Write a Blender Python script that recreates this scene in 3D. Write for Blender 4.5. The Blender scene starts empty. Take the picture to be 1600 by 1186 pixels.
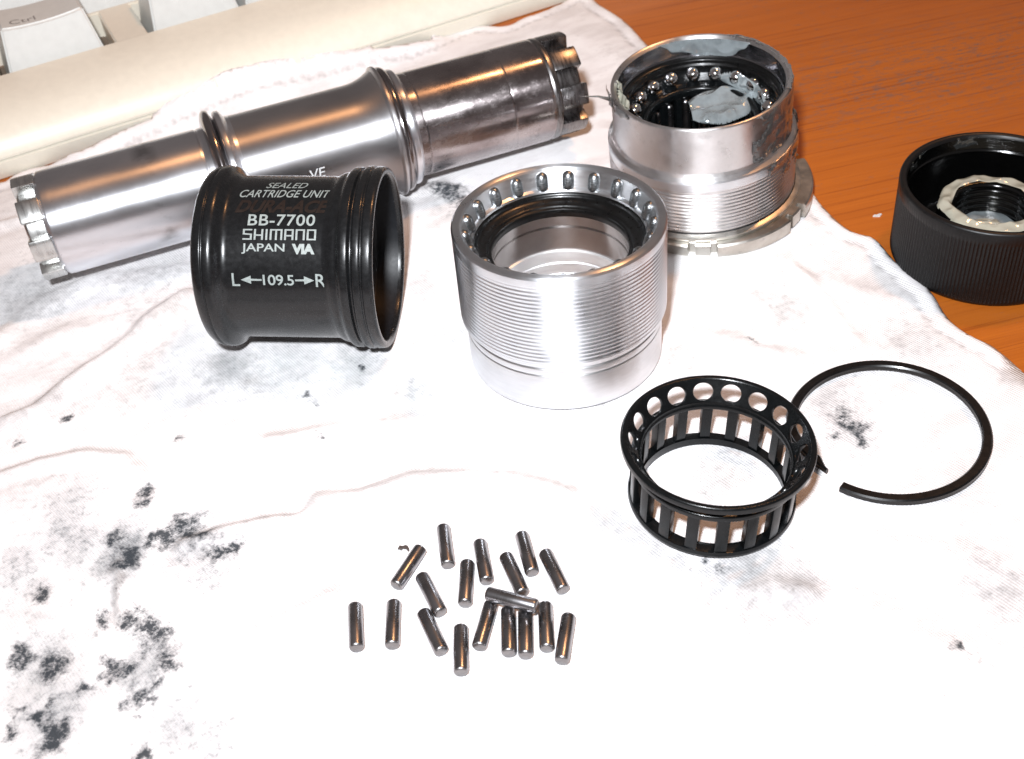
import bpy, bmesh, math, random
import numpy as np
from mathutils import Vector, Matrix, noise
from mathutils.geometry import delaunay_2d_cdt
R = math.radians
sin, cos, pi = math.sin, math.cos, math.pi
# ------------------------------------------------------------------ camera, light, exposure   (1 unit = 1 cm)
sc = bpy.context.scene
col = sc.collection
CF, CPITCH, CROLL, CH = 1870.0, 42.1, -6.86, 13.7
_fwd = Vector((0, cos(R(CPITCH)), -sin(R(CPITCH))))
_rt = Vector((1, 0, 0)); _up = Vector((0, sin(R(CPITCH)), cos(R(CPITCH))))
_R = cos(R(CROLL)) * _rt + sin(R(CROLL)) * _up
_U = -sin(R(CROLL)) * _rt + cos(R(CROLL)) * _up
CAM = Vector((0, 0, CH))
cd = bpy.data.cameras.new('camera'); cam = bpy.data.objects.new('camera', cd); col.objects.link(cam)
m = Matrix((_R, _U, -_fwd)).transposed().to_4x4(); m.translation = CAM
cam.matrix_world = m
cd.sensor_width = 36; cd.lens = 36 * CF / 1600; cd.clip_start = .5; cd.clip_end = 2000
cd.dof.use_dof = True; cd.dof.focus_distance = 19.0; cd.dof.aperture_fstop = 0.5
sc.camera = cam
w = bpy.data.worlds.new('World'); sc.world = w; w.use_nodes = True
bg = w.node_tree.nodes['Background']
bg.inputs[0].default_value = (.165, .145, .14, 1); bg.inputs[1].default_value = 1.0
def area(name, loc, target, size, power, color, spread=180):
    l = bpy.data.lights.new(name, 'AREA'); l.shape = 'DISK'; l.size = size; l.energy = power; l.color = color; l.spread = R(spread)
    o = bpy.data.objects.new(name, l); col.objects.link(o); o.location = loc
    o.rotation_euler = (Vector(target) - Vector(loc)).to_track_quat('-Z', 'Y').to_euler()
    return o
# flash of the camera: a small window up and left of the lens
area('camera_flash', CAM - 1.9 * _R + 3.0 * _U - 3.5 * _fwd, (1.0, 27, 0), 1.5, 6500, (.92, .955, 1.0), 120)
# tungsten room lamp, high on the right behind the table
area('ceiling_lamp', (40, 42, 95), (0, 16, 0), 9, 34000, (1.0, .47, .19))
sc.view_settings.view_transform = 'Standard'; sc.view_settings.look = 'None'
sc.view_settings.exposure = 0; sc.view_settings.gamma = 1
sc.cycles.max_bounces = 8

# ------------------------------------------------------------------ helpers
def ray(x, y):
    return (_fwd + _R * ((x - 800) / CF) - _U * ((y - 593) / CF)).normalized()
def at(x, y, z=0.0):
    d = ray(x, y); return CAM + d * ((z - CAM.z) / d.z)
def tag(o, label=None, cat=None, group=None, kind=None):
    if label: o['label'] = label
    if cat: o['category'] = cat
    if group: o['group'] = group
    if kind: o['kind'] = kind
    return o
def empty(name, loc, label, cat, group=None, axis=None, rz=0):
    o = bpy.data.objects.new(name, None); col.objects.link(o); o.empty_display_size = .3
    o.location = loc
    if axis is not None:
        q = Vector((0, 0, 1)).rotation_difference(Vector(axis).normalized())
        o.rotation_mode = 'QUATERNION'; o.rotation_quaternion = q
    else: o.rotation_euler = (0, 0, rz)
    return tag(o, label, cat, group)
def link(name, me, mat, parent=None, loc=None, sharp=35):
    if mat and not me.materials: me.materials.append(mat)
    if sharp is not None and len(me.polygons):
        me.polygons.foreach_set('use_smooth', [True] * len(me.polygons)); me.set_sharp_from_angle(angle=R(sharp))
    o = bpy.data.objects.new(name, me); col.objects.link(o)
    if parent: o.parent = parent
    if loc is not None: o.location = loc
    return o
def mesh(name, v, f):
    me = bpy.data.meshes.new(name); me.from_pydata([tuple(p) for p in v], [], f); me.update(); return me
def rounded(prof, b=.02, n=2):
    """bevel the inner corners of an open profile"""
    out = [prof[0]]
    for i in range(1, len(prof) - 1):
        p = Vector(prof[i]); a = Vector(prof[i - 1]) - p; c = Vector(prof[i + 1]) - p
        d = min(b, a.length * .45, c.length * .45)
        if d < 1e-4: out.append(tuple(p)); continue
        A = p + a.normalized() * d; C = p + c.normalized() * d
        for k in range(n + 1):
            t = k / n; out.append(tuple((1 - t) ** 2 * A + 2 * t * (1 - t) * p + t * t * C))
    out.append(prof[-1]); return out
def lathe(name, prof, segs=96, close=False, fn=None, arc=None):
    """revolve (r, z) about z; fn(r, z, theta) may shift a vertex"""
    v, f = [], []; n = len(prof)
    full = arc is None
    cols = segs if full else segs + 1
    for j in range(cols):
        th = (2 * pi * j / segs) if full else arc[0] + (arc[1] - arc[0]) * j / segs
        for (r, z) in prof:
            if fn: r, z = fn(r, z, th)
            v.append((r * cos(th), r * sin(th), z))
    for j in range(segs if full else segs):
        a = j * n; b = ((j + 1) % cols) * n
        for i in range(n - (0 if close else 1)):
            k = (i + 1) % n
            f.append((a + i, b + i, b + k, a + k))
    me = mesh(name, v, f)
    bm = bmesh.new(); bm.from_mesh(me)
    bmesh.ops.remove_doubles(bm, verts=bm.verts, dist=1e-5)
    bmesh.ops.recalc_face_normals(bm, faces=bm.faces); bm.to_mesh(me); bm.free()
    return me
def bevel_mesh(me, w, seg=2, ang=30):
    bm = bmesh.new(); bm.from_mesh(me)
    es = [e for e in bm.edges if len(e.link_faces) == 2 and e.calc_face_angle(0) > R(ang)]
    bmesh.ops.bevel(bm, geom=es, offset=w, segments=seg, affect='EDGES', profile=.6)
    bmesh.ops.recalc_face_normals(bm, faces=bm.faces); bm.to_mesh(me); bm.free(); return me
def sector(name, r0, r1, a0, a1, z0, z1, n=4, bev=.02):
    v, f = [], []
    for k in range(n + 1):
        a = a0 + (a1 - a0) * k / n
        for r, z in ((r0, z0), (r1, z0), (r1, z1), (r0, z1)): v.append((r * cos(a), r * sin(a), z))
    for k in range(n):
        a = 4 * k
        for i in range(4): f.append((a + i, a + (i + 1) % 4, a + 4 + (i + 1) % 4, a + 4 + i))
    f.append((0, 1, 2, 3)[::-1]); f.append((4 * n, 4 * n + 1, 4 * n + 2, 4 * n + 3))
    me = mesh(name, v, f)
    bm = bmesh.new(); bm.from_mesh(me); bmesh.ops.recalc_face_normals(bm, faces=bm.faces); bm.to_mesh(me); bm.free()
    return bevel_mesh(me, bev) if bev else me
def nz(x, y, z=0, s=1): return noise.noise(Vector((x * s, y * s, z * s)))
def sstep(a, b, x):
    t = min(1, max(0, (x - a) / (b - a))); return t * t * (3 - 2 * t)

# ------------------------------------------------------------------ materials
class NT:
    def __init__(s, name):
        s.m = bpy.data.materials.new(name); s.m.use_nodes = True; s.t = s.m.node_tree; s.b = s.t.nodes['Principled BSDF']
    def n(s, typ, **kw):
        x = s.t.nodes.new(typ)
        for k, v in kw.items():
            if k.startswith('i_'): x.inputs[k[2:].replace('_', ' ')].default_value = v
            else: setattr(x, k, v)
        return x
    def l(s, a, b): s.t.links.new(a, b)
    def set(s, **kw):
        for k, v in kw.items():
            s.b.inputs[k.replace('_', ' ')].default_value = v
    def coords(s, scale=(1, 1, 1), out='Object', rot=(0, 0, 0)):
        tc = s.n('ShaderNodeTexCoord'); mp = s.n('ShaderNodeMapping'); mp.inputs['Scale'].default_value = scale; src = tc.outputs[out]
        if rot != (0, 0, 0):
            mr = s.n('ShaderNodeMapping'); mr.inputs['Rotation'].default_value = rot; s.l(src, mr.inputs['Vector']); src = mr.outputs[0]
        s.l(src, mp.inputs['Vector']); return mp.outputs[0]
    def noise(s, vec, scale, detail=4, rough=.55):
        x = s.n('ShaderNodeTexNoise'); x.inputs['Scale'].default_value = scale; x.inputs['Detail'].default_value = detail; x.inputs['Roughness'].default_value = rough
        s.l(vec, x.inputs['Vector']); return x.outputs[0]
    def ramp(s, fac, stops):
        x = s.n('ShaderNodeValToRGB'); e = x.color_ramp.elements
        while len(e) < len(stops): e.new(.5)
        for k, (p, c) in enumerate(stops):
            e[k].position = p; e[k].color = c if len(c) == 4 else (*c, 1)
        s.l(fac, x.inputs[0]); return x.outputs[0]
    def math(s, op, a, b=None, clamp=False):
        x = s.n('ShaderNodeMath', operation=op); x.use_clamp = clamp
        for i, q in enumerate((a, b)):
            if q is None: continue
            if isinstance(q, (int, float)): x.inputs[i].default_value = q
            else: s.l(q, x.inputs[i])
        return x.outputs[0]
    def mix(s, fac, a, b, blend='MIX'):
        x = s.n('ShaderNodeMix', data_type='RGBA', blend_type=blend)
        for i, q in ((0, fac), (6, a), (7, b)):
            if isinstance(q, (int, float)): x.inputs[i].default_value = q
            elif isinstance(q, tuple): x.inputs[i].default_value = (*q[:3], 1)
            else: s.l(q, x.inputs[i])
        return x.outputs[2]
    def bump(s, h, strength=.3, dist=.02):
        x = s.n('ShaderNodeBump'); x.inputs['Strength'].default_value = strength; x.inputs['Distance'].default_value = dist
        s.l(h, x.inputs['Height']); s.l(x.outputs[0], s.b.inputs['Normal']); return x
    def col(s, c): s.l(c, s.b.inputs['Base Color'])
    def rough(s, c): s.l(c, s.b.inputs['Roughness'])

def g3(v): return (v, v, v)
def metal(name, c1, c2, r1, r2, scale=(1, 1, 6), nsc=1.5, bump=.08, spots=0.0, aniso=0, ring=None):
    t = NT(name); t.set(Metallic=1.0, IOR=2.2)
    v = t.coords(scale); a = t.noise(v, nsc, 6)
    v2 = t.coords((3, 3, 40)); b = t.noise(v2, 2, 3)         # fine turning marks round the axis
    c = t.mix(t.ramp(a, [(.35, g3(0)), (.65, g3(1))]), c1, c2)
    if spots:
        q = t.noise(t.coords((1, 1, 1)), 5, 8, .7); k = t.ramp(q, [(.58, g3(0)), (.68, g3(1))])
        c = t.mix(t.math('MULTIPLY', k, spots), c, (.06, .05, .045))
    if ring:                                                  # darker band round the shaft, broken up by noise
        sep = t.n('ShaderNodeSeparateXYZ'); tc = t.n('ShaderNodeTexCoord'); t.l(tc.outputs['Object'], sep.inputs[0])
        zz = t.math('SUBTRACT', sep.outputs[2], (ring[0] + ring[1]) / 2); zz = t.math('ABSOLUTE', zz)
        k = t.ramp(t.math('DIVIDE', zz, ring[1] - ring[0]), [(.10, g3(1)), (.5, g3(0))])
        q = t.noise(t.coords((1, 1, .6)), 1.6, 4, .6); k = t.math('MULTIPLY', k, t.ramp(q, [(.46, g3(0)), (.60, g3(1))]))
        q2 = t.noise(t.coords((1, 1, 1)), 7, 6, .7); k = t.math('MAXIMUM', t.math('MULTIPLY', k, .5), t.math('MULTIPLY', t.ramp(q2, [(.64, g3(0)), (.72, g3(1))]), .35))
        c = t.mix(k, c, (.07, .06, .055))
    t.col(c)
    rr = t.math('ADD', t.math('MULTIPLY', t.ramp(a, [(.3, g3(0)), (.7, g3(1))]), r2 - r1), t.math('MULTIPLY', b, .06)); 
    rr = t.math('ADD', rr, r1 - .03)
    if spots: rr = t.math('ADD', rr, t.math('MULTIPLY', t.ramp(t.noise(t.coords((1, 1, .5)), 11, 7, .75), [(.50, g3(0)), (.62, g3(1))]), spots * .22))
    t.rough(rr)
    t.bump(b, bump, .004)
    if aniso:
        t.set(Anisotropic=aniso, Anisotropic_Rotation=.25); tg = t.n('ShaderNodeTangent', direction_type='RADIAL', axis='Z'); t.l(tg.outputs[0], t.b.inputs['Tangent'])
    return t.m
def plastic(name, c, rough, bump=.1, nsc=14, coat=0, dust=0.0, spec=.5, var=.2):
    t = NT(name); v = t.coords(); a = t.noise(v, nsc, 5)
    t.set(Roughness=rough, Coat_Weight=coat, Coat_Roughness=.12); t.b.inputs['Specular IOR Level'].default_value = spec
    k = t.noise(v, nsc * 3.5, 6, .7)
    cc = t.mix(t.ramp(a, [(.3, g3(0)), (.7, g3(1))]), tuple(x * (1 - var) for x in c), tuple(min(1, x * (1 + var)) for x in c))
    if dust: cc = t.mix(t.math('MULTIPLY', t.ramp(k, [(.62, g3(0)), (.72, g3(1))]), dust), cc, (.22, .2, .18))
    t.col(cc); t.rough(t.math('ADD', t.math('MULTIPLY', a, .2), rough - .1)); t.bump(k, bump, .006)
    return t.m
M = {}
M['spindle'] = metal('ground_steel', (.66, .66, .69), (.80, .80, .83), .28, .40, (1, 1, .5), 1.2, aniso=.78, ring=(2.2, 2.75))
M['race'] = metal('worn_dark_steel', (.30, .26, .26), (.44, .40, .40), .17, .30, (1, 1, .8), 1.5, spots=.35, aniso=.8)
M['satin'] = metal('satin_steel', (.48, .47, .48), (.56, .55, .56), .36, .44, (1, 1, .5), 1.5, aniso=.75)
M['groove'] = metal('grimy_groove', (.06, .05, .05), (.14, .12, .11), .2, .35)
M['collar'] = metal('dark_collar_steel', (.22, .2, .2), (.36, .33, .33), .12, .22)
M['tooth'] = metal('machined_tooth_steel', (.55, .55, .54), (.68, .68, .66), .24, .34, nsc=2, bump=.01)
M['tooth_dark'] = metal('dark_tooth_steel', (.17, .16, .16), (.27, .26, .26), .22, .36, nsc=3, bump=.01)
M['alu'] = metal('machined_aluminium', (.72, .745, .78), (.82, .84, .87), .27, .38, (1, 1, 1), 2, aniso=.8)
M['alu_bright'] = metal('bright_aluminium', (.68, .685, .70), (.76, .765, .78), .30, .42, nsc=2, aniso=.7)
M['alu_greasy'] = metal('greasy_aluminium', (.68, .67, .67), (.80, .78, .78), .26, .40, (1, 1, 1), 2, spots=.12, aniso=.7)
M['ring_steel'] = metal('lock_ring_steel', (.42, .40, .36), (.62, .60, .56), .28, .42, (1, 1, 1), 2.5, spots=.3)
M['bore'] = metal('bore_steel', (.36, .33, .32), (.46, .43, .42), .20, .28, (1, 1, 1), 2, aniso=.8)
M['lower_bore'] = metal('pale_machined_bore', (.86, .86, .87), (.93, .93, .93), .45, .55, nsc=2)  # kept pale: light thrown back by the cloth is put into its colour
M['dark_inner'] = metal('oily_inner_steel', (.20, .20, .22), (.34, .34, .36), .12, .22, nsc=3)
M['pocket'] = metal('oily_pocket', (.16, .17, .175), (.36, .37, .38), .28, .42, nsc=12, bump=.6)
M['ball'] = metal('polished_ball', (.70, .68, .68), (.78, .76, .76), .05, .09, nsc=2, bump=.02)
M['pin'] = metal('bearing_pin_steel', (.25, .245, .25), (.34, .33, .34), .24, .32, (1, 1, 1), 2, bump=.015)
M['pin_end'] = metal('ground_pin_end', (.22, .21, .21), (.30, .29, .29), .32, .42, nsc=6)
M['black'] = plastic('black_anodised', (.0055, .0057, .0062), .27, .10, 12, coat=.12, dust=.08, spec=.35)
M['black_in'] = plastic('black_dull_inside', (.006, .0065, .008), .45, .2, 12, dust=.2, spec=.3)
M['cage'] = plastic('black_oily_plastic', (.003, .0036, .004), .24, .22, 9, coat=.08, dust=.04, spec=.25)
M['seal'] = plastic('black_rubber_seal', (.002, .002, .002), .3, .3, 10, coat=.1, spec=.3)
M['cap'] = plastic('black_ribbed_plastic', (.0045, .004, .004), .40, .2, 8, dust=.10, spec=.3)
M['cap_in'] = plastic('black_greasy_plastic', (.0015, .0015, .0015), .14, .5, 4, coat=.3, spec=.35)
M['snap'] = plastic('black_spring_steel', (.003, .0028, .003), .3, .1, 10, coat=.1, spec=.35)
M['print'] = plastic('white_print', (.22, .245, .235), .5, .05, 30)
M['print_dark'] = plastic('worn_brown_print', (.011, .0065, .005), .4, .05, 10)
M['print_grey'] = plastic('etched_white_mark', (.55, .55, .55), .4, .05, 30)
M['legend'] = plastic('grey_key_legend', (.20, .18, .17), .5, .05, 30)
M['flake'] = plastic('dark_metal_flake', (.06, .045, .04), .4, .2, 30)
M['case'] = plastic('cream_keyboard_plastic', (.68, .635, .54), .42, .015, 5, var=.03)
M['key'] = plastic('pale_key_plastic', (.60, .60, .575), .38, .015, 5, var=.03)
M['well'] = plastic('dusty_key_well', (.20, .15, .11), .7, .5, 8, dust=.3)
def grease(name, c, tr, rough=.14, lo=.85):
    t = NT(name); t.set(Roughness=rough, IOR=1.45); t.b.inputs['Transmission Weight'].default_value = tr
    v = t.coords(); a = t.noise(v, 3.5, 6, .6); t.set(Subsurface_Weight=.0); t.col(t.mix(t.ramp(a, [(.36, g3(0)), (.62, g3(1))]), tuple(x * lo for x in c), c))
    k = t.noise(v, 5, 3, .5); t.bump(k, .15, .02); t.b.inputs['Coat Weight'].default_value = .6; t.b.inputs['Coat Roughness'].default_value = .05
    return t.m
M['grease'] = grease('translucent_white_grease', (.50, .56, .58), .62, .05, lo=.7)
M['grease_cream'] = grease('creamy_grease', (.44, .43, .35), .15, .12, lo=.85)
M['grease_clear'] = grease('clear_grease_smear', (.30, .31, .31), .92, .08)

# wood
t = NT('varnished_red_brown_wood')
GA = R(9.5)
v = t.coords((1.0, 1, 1), rot=(0, 0, -GA))
warp = t.noise(t.coords((.04, .25, 1), rot=(0, 0, -GA)), 1.0, 3)
g1 = t.noise(t.coords((.10, 2.2, 1), rot=(0, 0, -GA)), 1.6, 8, .6)
g2 = t.noise(t.coords((.35, 14, 1), rot=(0, 0, -GA)), 1.8, 5, .65)
base = t.mix(t.ramp(g1, [(.25, g3(0)), (.75, g3(1))]), (.33, .080, .010), (.43, .115, .014))
base = t.mix(t.ramp(warp, [(.3, g3(0)), (.75, g3(.6))]), base, (.47, .132, .010))
base = t.mix(t.math('MULTIPLY', t.ramp(g2, [(.28, g3(1)), (.50, g3(0))]), .32), base, (.19, .038, .006))
g4 = t.noise(t.coords((.06, 5.5, 1), rot=(0, 0, -GA)), 2.3, 3, .5)
base = t.mix(t.math('MULTIPLY', t.ramp(g4, [(.60, g3(0)), (.66, g3(1)), (.70, g3(0))]), .5), base, (.14, .02, .003))
spk = t.noise(t.coords((1.2, 5, 1), rot=(0, 0, -GA)), 3.0, 9, .8)
msk = t.noise(t.coords((.16, .5, 1), rot=(0, 0, -GA)), 1.1, 2)
scu = t.n('ShaderNodeVectorMath', operation='DISTANCE'); t.l(t.coords((.42, 1, 1), rot=(0, 0, -GA)), scu.inputs[0])
_sv = Matrix.Rotation(-GA, 3, 'Z') @ at(1440, 110, -.14); _sv.x *= .42
scu.inputs[1].default_value = _sv
sm = t.math('MULTIPLY', t.ramp(spk, [(.50, g3(0)), (.60, g3(1))]), t.ramp(t.math('DIVIDE', scu.outputs['Value'], 3.4), [(.2, g3(1)), (.9, g3(0))]))
base = t.mix(t.math('MULTIPLY', sm, .75), base, (.13, .10, .09))
sm = t.math('MULTIPLY', t.ramp(spk, [(.57, g3(0)), (.64, g3(1))]), t.ramp(msk, [(.48, g3(0)), (.60, g3(1))]))
base = t.mix(t.math('MULTIPLY', sm, .8), base, (.13, .10, .09))
t.col(base); t.set(Coat_Weight=.12, Coat_Roughness=.15); t.b.inputs['Specular IOR Level'].default_value = .3
t.rough(t.math('ADD', t.math('MULTIPLY', g2, .15), .26))
t.bump(g2, .18, .01)
M['wood'] = t.m

# rag
t = NT('stained_white_cotton')
a1 = t.n('ShaderNodeAttribute', attribute_name='grime'); a2 = t.n('ShaderNodeAttribute', attribute_name='brown'); a3 = t.n('ShaderNodeAttribute', attribute_name='grey')  # brown and grey mix real stains with crease shade painted in
vc = t.coords()
n1 = t.noise(vc, 6.0, 8, .72); n2 = t.noise(vc, 16.0, 6, .7); n3 = t.noise(vc, 1.3, 5, .6)
n4 = t.noise(t.coords((.55, 1.3, 1), rot=(0, 0, R(-28))), 1.1, 7, .62)
cl = t.mix(t.ramp(n3, [(.3, g3(0)), (.7, g3(1))]), (.74, .715, .72), (.80, .79, .795))
cl = t.mix(t.math('MULTIPLY', t.ramp(n4, [(.34, g3(1)), (.52, g3(0))]), .55), cl, (.56, .53, .525))  # stretched mottling: faint fold shade mixed into the cotton colour
cl = t.mix(t.math('MULTIPLY', t.ramp(t.math('ADD', a3.outputs['Fac'], t.math('MULTIPLY', t.math('ADD', n1, -.5), .9)), [(.15, g3(0)), (.9, g3(1))]), .70), cl, (.20, .22, .235))
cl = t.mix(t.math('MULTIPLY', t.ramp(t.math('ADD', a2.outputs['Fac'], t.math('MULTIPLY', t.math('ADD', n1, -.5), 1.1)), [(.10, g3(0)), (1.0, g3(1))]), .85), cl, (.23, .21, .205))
gk = t.math('ADD', a1.outputs['Fac'], t.math('MULTIPLY', t.math('ADD', t.math('MULTIPLY', n2, .6), t.math('ADD', t.math('MULTIPLY', n1, .6), -.6)), 2.1))
cl = t.mix(t.math('MULTIPLY', t.ramp(gk, [(.24, g3(0)), (.48, g3(.35)), (.80, g3(1))]), .94), cl, (.018, .024, .031))
t.col(cl); t.set(Roughness=.95); t.b.inputs['Specular IOR Level'].default_value = .15
wv = t.n('ShaderNodeTexWave', wave_type='BANDS', bands_direction='X'); wv.inputs['Scale'].default_value = 7.0; wv.inputs['Distortion'].default_value = 1.2; wv.inputs['Detail'].default_value = 2
t.l(t.coords((1, 1, 1), rot=(0, 0, R(-35))), wv.inputs['Vector'])
wv2 = t.n('ShaderNodeTexWave', wave_type='BANDS', bands_direction='Y'); wv2.inputs['Scale'].default_value = 9.0; wv2.inputs['Distortion'].default_value = 1.5
t.l(t.coords((1, 1, 1), rot=(0, 0, R(-35))), wv2.inputs['Vector'])
hh = t.math('ADD', t.math('ADD', wv.outputs['Fac'], t.math('MULTIPLY', wv2.outputs['Fac'], .6)), t.math('MULTIPLY', n1, 2.2))
t.bump(hh, .32, .022)
M['rag'] = t.m

# ------------------------------------------------------------------ table
ZT = -.14
n = 24
v = [(-60 + 120 * i / n, -20 + 110 * j / n, ZT) for j in range(n + 1) for i in range(n + 1)]
f = [(j * (n + 1) + i, j * (n + 1) + i + 1, (j + 1) * (n + 1) + i + 1, (j + 1) * (n + 1) + i) for j in range(n) for i in range(n)]
nb = len(v)
v += [(-60, -20, ZT - 2.5), (60, -20, ZT - 2.5), (60, 90, ZT - 2.5), (-60, 90, ZT - 2.5)]
cs = [0, n, (n + 1) * (n + 1) - 1, n * (n + 1)]
f += [tuple([nb, nb + 1] + [i for i in range(n, -1, -1)]), (nb + 3, nb + 2, nb + 1, nb)[::1]]
f += [tuple([nb + 1, nb + 2] + [j * (n + 1) + n for j in range(n, -1, -1)]), tuple([nb + 2, nb + 3] + [n * (n + 1) + i for i in range(0, n + 1)]), tuple([nb + 3, nb] + [j * (n + 1) for j in range(0, n + 1)])]
o = link('table_top', mesh('table_top', v, f), M['wood'], sharp=30)
tag(o, 'red brown varnished wooden table top with dark straight grain', kind='structure')

# ------------------------------------------------------------------ keyboard (frame: u along its front edge, v back, z up)
K0 = Vector((-10.80, 24.05, 0)); KA = R(22.4); KU = Vector((cos(KA), sin(KA), 0)); KV = Vector((-sin(KA), cos(KA), 0))
KPROF = [(0.0, .37), (.03, .50), (.12, .68), (.28, .86), (.52, 1.02), (.85, 1.15), (1.25, 1.25), (1.65, 1.31), (2.05, 1.34)]
def kprof(v):
    if v <= 0: return .35
    for (a, za), (b, zb) in zip(KPROF, KPROF[1:]):
        if v <= b: return za + (zb - za) * (v - a) / (b - a)
    return 1.34
kb = empty('keyboard', K0 + Vector((0, 0, ZT)), 'cream computer keyboard with pale keys behind the rag, front edge partly under cloth', 'keyboard', rz=KA)
def kz(z): return z - ZT
U0, U1 = -8, 34
vv = [(U, p[0], kz(p[1])) for U in (U0, U1) for p in [(.10, ZT + .02), (.03, .05), (0.0, .30), (.03, .325)] + [(1.5, .325)]]
q = 5
me = mesh('case_bottom', [x for x in vv], [(i, i + 1, i + 1 + q, i + q) for i in range(4)] + [(0, q, q + 4, 4)] )
o = link('case_bottom', me, M['case'], kb, sharp=40)
# upper shell: front profile then plateau with key wells
wells = [(.70, 3.42, 2.08, 4.02), (4.22, 30, 2.08, 4.02), (.70, 30, 4.12, 9.6)]
us = sorted({U0, U1, .70, 3.42, 4.22, 30}); vs = [2.05, 2.08, 4.02, 4.12, 9.6, 15]
V, F = [], []
pf = [(.08, .355), (.03, .355)] + KPROF
for i in range(len(us)):
    for p in pf: V.append((us[i], p[0], kz(p[1])))
L = len(pf)
for i in range(len(us) - 1):
    for k in range(L - 1): F.append((i * L + k, (i + 1) * L + k, (i + 1) * L + k + 1, i * L + k + 1))
def inwell(u, v_): return any(a < u < b and c < v_ < d for a, b, c, d in wells)
b0 = len(V)
for j in range(len(vs)):
    for i in range(len(us)): V.append((us[i], vs[j], kz(1.34 if j < 5 else 1.6)))
for j in range(len(vs) - 1):
    for i in range(len(us) - 1):
        if inwell((us[i] + us[i + 1]) / 2, (vs[j] + vs[j + 1]) / 2): continue
        a = b0 + j * len(us) + i; F.append((a, a + 1, a + 1 + len(us), a + len(us)))
for (a, b, c, d) in wells:                    # well walls
    s0 = len(V)
    for zz in (1.34, .7):
        for (u, v_) in ((a, c), (b, c), (b, d), (a, d)): V.append((u, v_, kz(zz)))
    for k in range(4): F.append((s0 + k, s0 + (k + 1) % 4, s0 + 4 + (k + 1) % 4, s0 + 4 + k))
s0 = len(V); V += [(U0, 15, kz(1.6)), (U1, 15, kz(1.6)), (U1, 15, 0.02), (U0, 15, .02)]; F.append((s0, s0 + 1, s0 + 2, s0 + 3))
me = mesh('case_top', V, F); bm = bmesh.new(); bm.from_mesh(me); bmesh.ops.remove_doubles(bm, verts=bm.verts, dist=1e-4); bmesh.ops.recalc_face_normals(bm, faces=bm.faces)
es = [e for e in bm.edges if len(e.link_faces) == 2 and e.calc_face_angle(0) > R(70)]
bmesh.ops.bevel(bm, geom=es, offset=.035, segments=2, affect='EDGES'); bm.to_mesh(me); bm.free()
link('case_top', me, M['case'], kb, sharp=40)
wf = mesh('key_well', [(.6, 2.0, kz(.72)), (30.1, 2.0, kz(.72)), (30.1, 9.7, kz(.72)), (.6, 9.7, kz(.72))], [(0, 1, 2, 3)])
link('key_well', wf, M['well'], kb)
def keycap(u0, wd, v0, dp=1.75, ht=1.04, dish=.07):
    """tapered key with a dished top"""
    N = 8; V, F = [], []
    zb, zt = .85, 1.14 + ht
    def P_(s, t_, lev):
        ins = .30 * lev; x0, x1 = u0 + ins * .75, u0 + wd - ins * .75; y0, y1 = v0 + ins * 1.25, v0 + dp - ins * .5
        z = zb + (zt - zb) * lev
        if lev > .99: z -= dish * (1 - (2 * s - 1) ** 2) * 1.0
        return (x0 + (x1 - x0) * s, y0 + (y1 - y0) * t_, kz(z))
    for j in range(N + 1):
        for i in range(N + 1): V.append(P_(i / N, j / N, 1))
    for j in range(N):
        for i in range(N):
            a = j * (N + 1) + i; F.append((a, a + 1, a + N + 2, a + N + 1))
    rim = [i for i in range(N)] + [j * (N + 1) + N for j in range(N)] + [N * (N + 1) + N - i for i in range(N)] + [(N - j) * (N + 1) for j in range(N)]
    b = len(V)
    for r_ in rim:
        j, i = divmod(r_, N + 1); V.append(P_(i / N, j / N, 0))
    n_ = len(rim)
    for k in range(n_): F.append((rim[k], b + k, b + (k + 1) % n_, rim[(k + 1) % n_]))
    me = mesh('key', V, F); bm = bmesh.new(); bm.from_mesh(me); bmesh.ops.recalc_face_normals(bm, faces=bm.faces)
    es = [e for e in bm.edges if len(e.link_faces) == 2 and e.calc_face_angle(0) > R(45)]
    bmesh.ops.bevel(bm, geom=es, offset=.05, segments=3, affect='EDGES'); bm.to_mesh(me); bm.free(); return me
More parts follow.
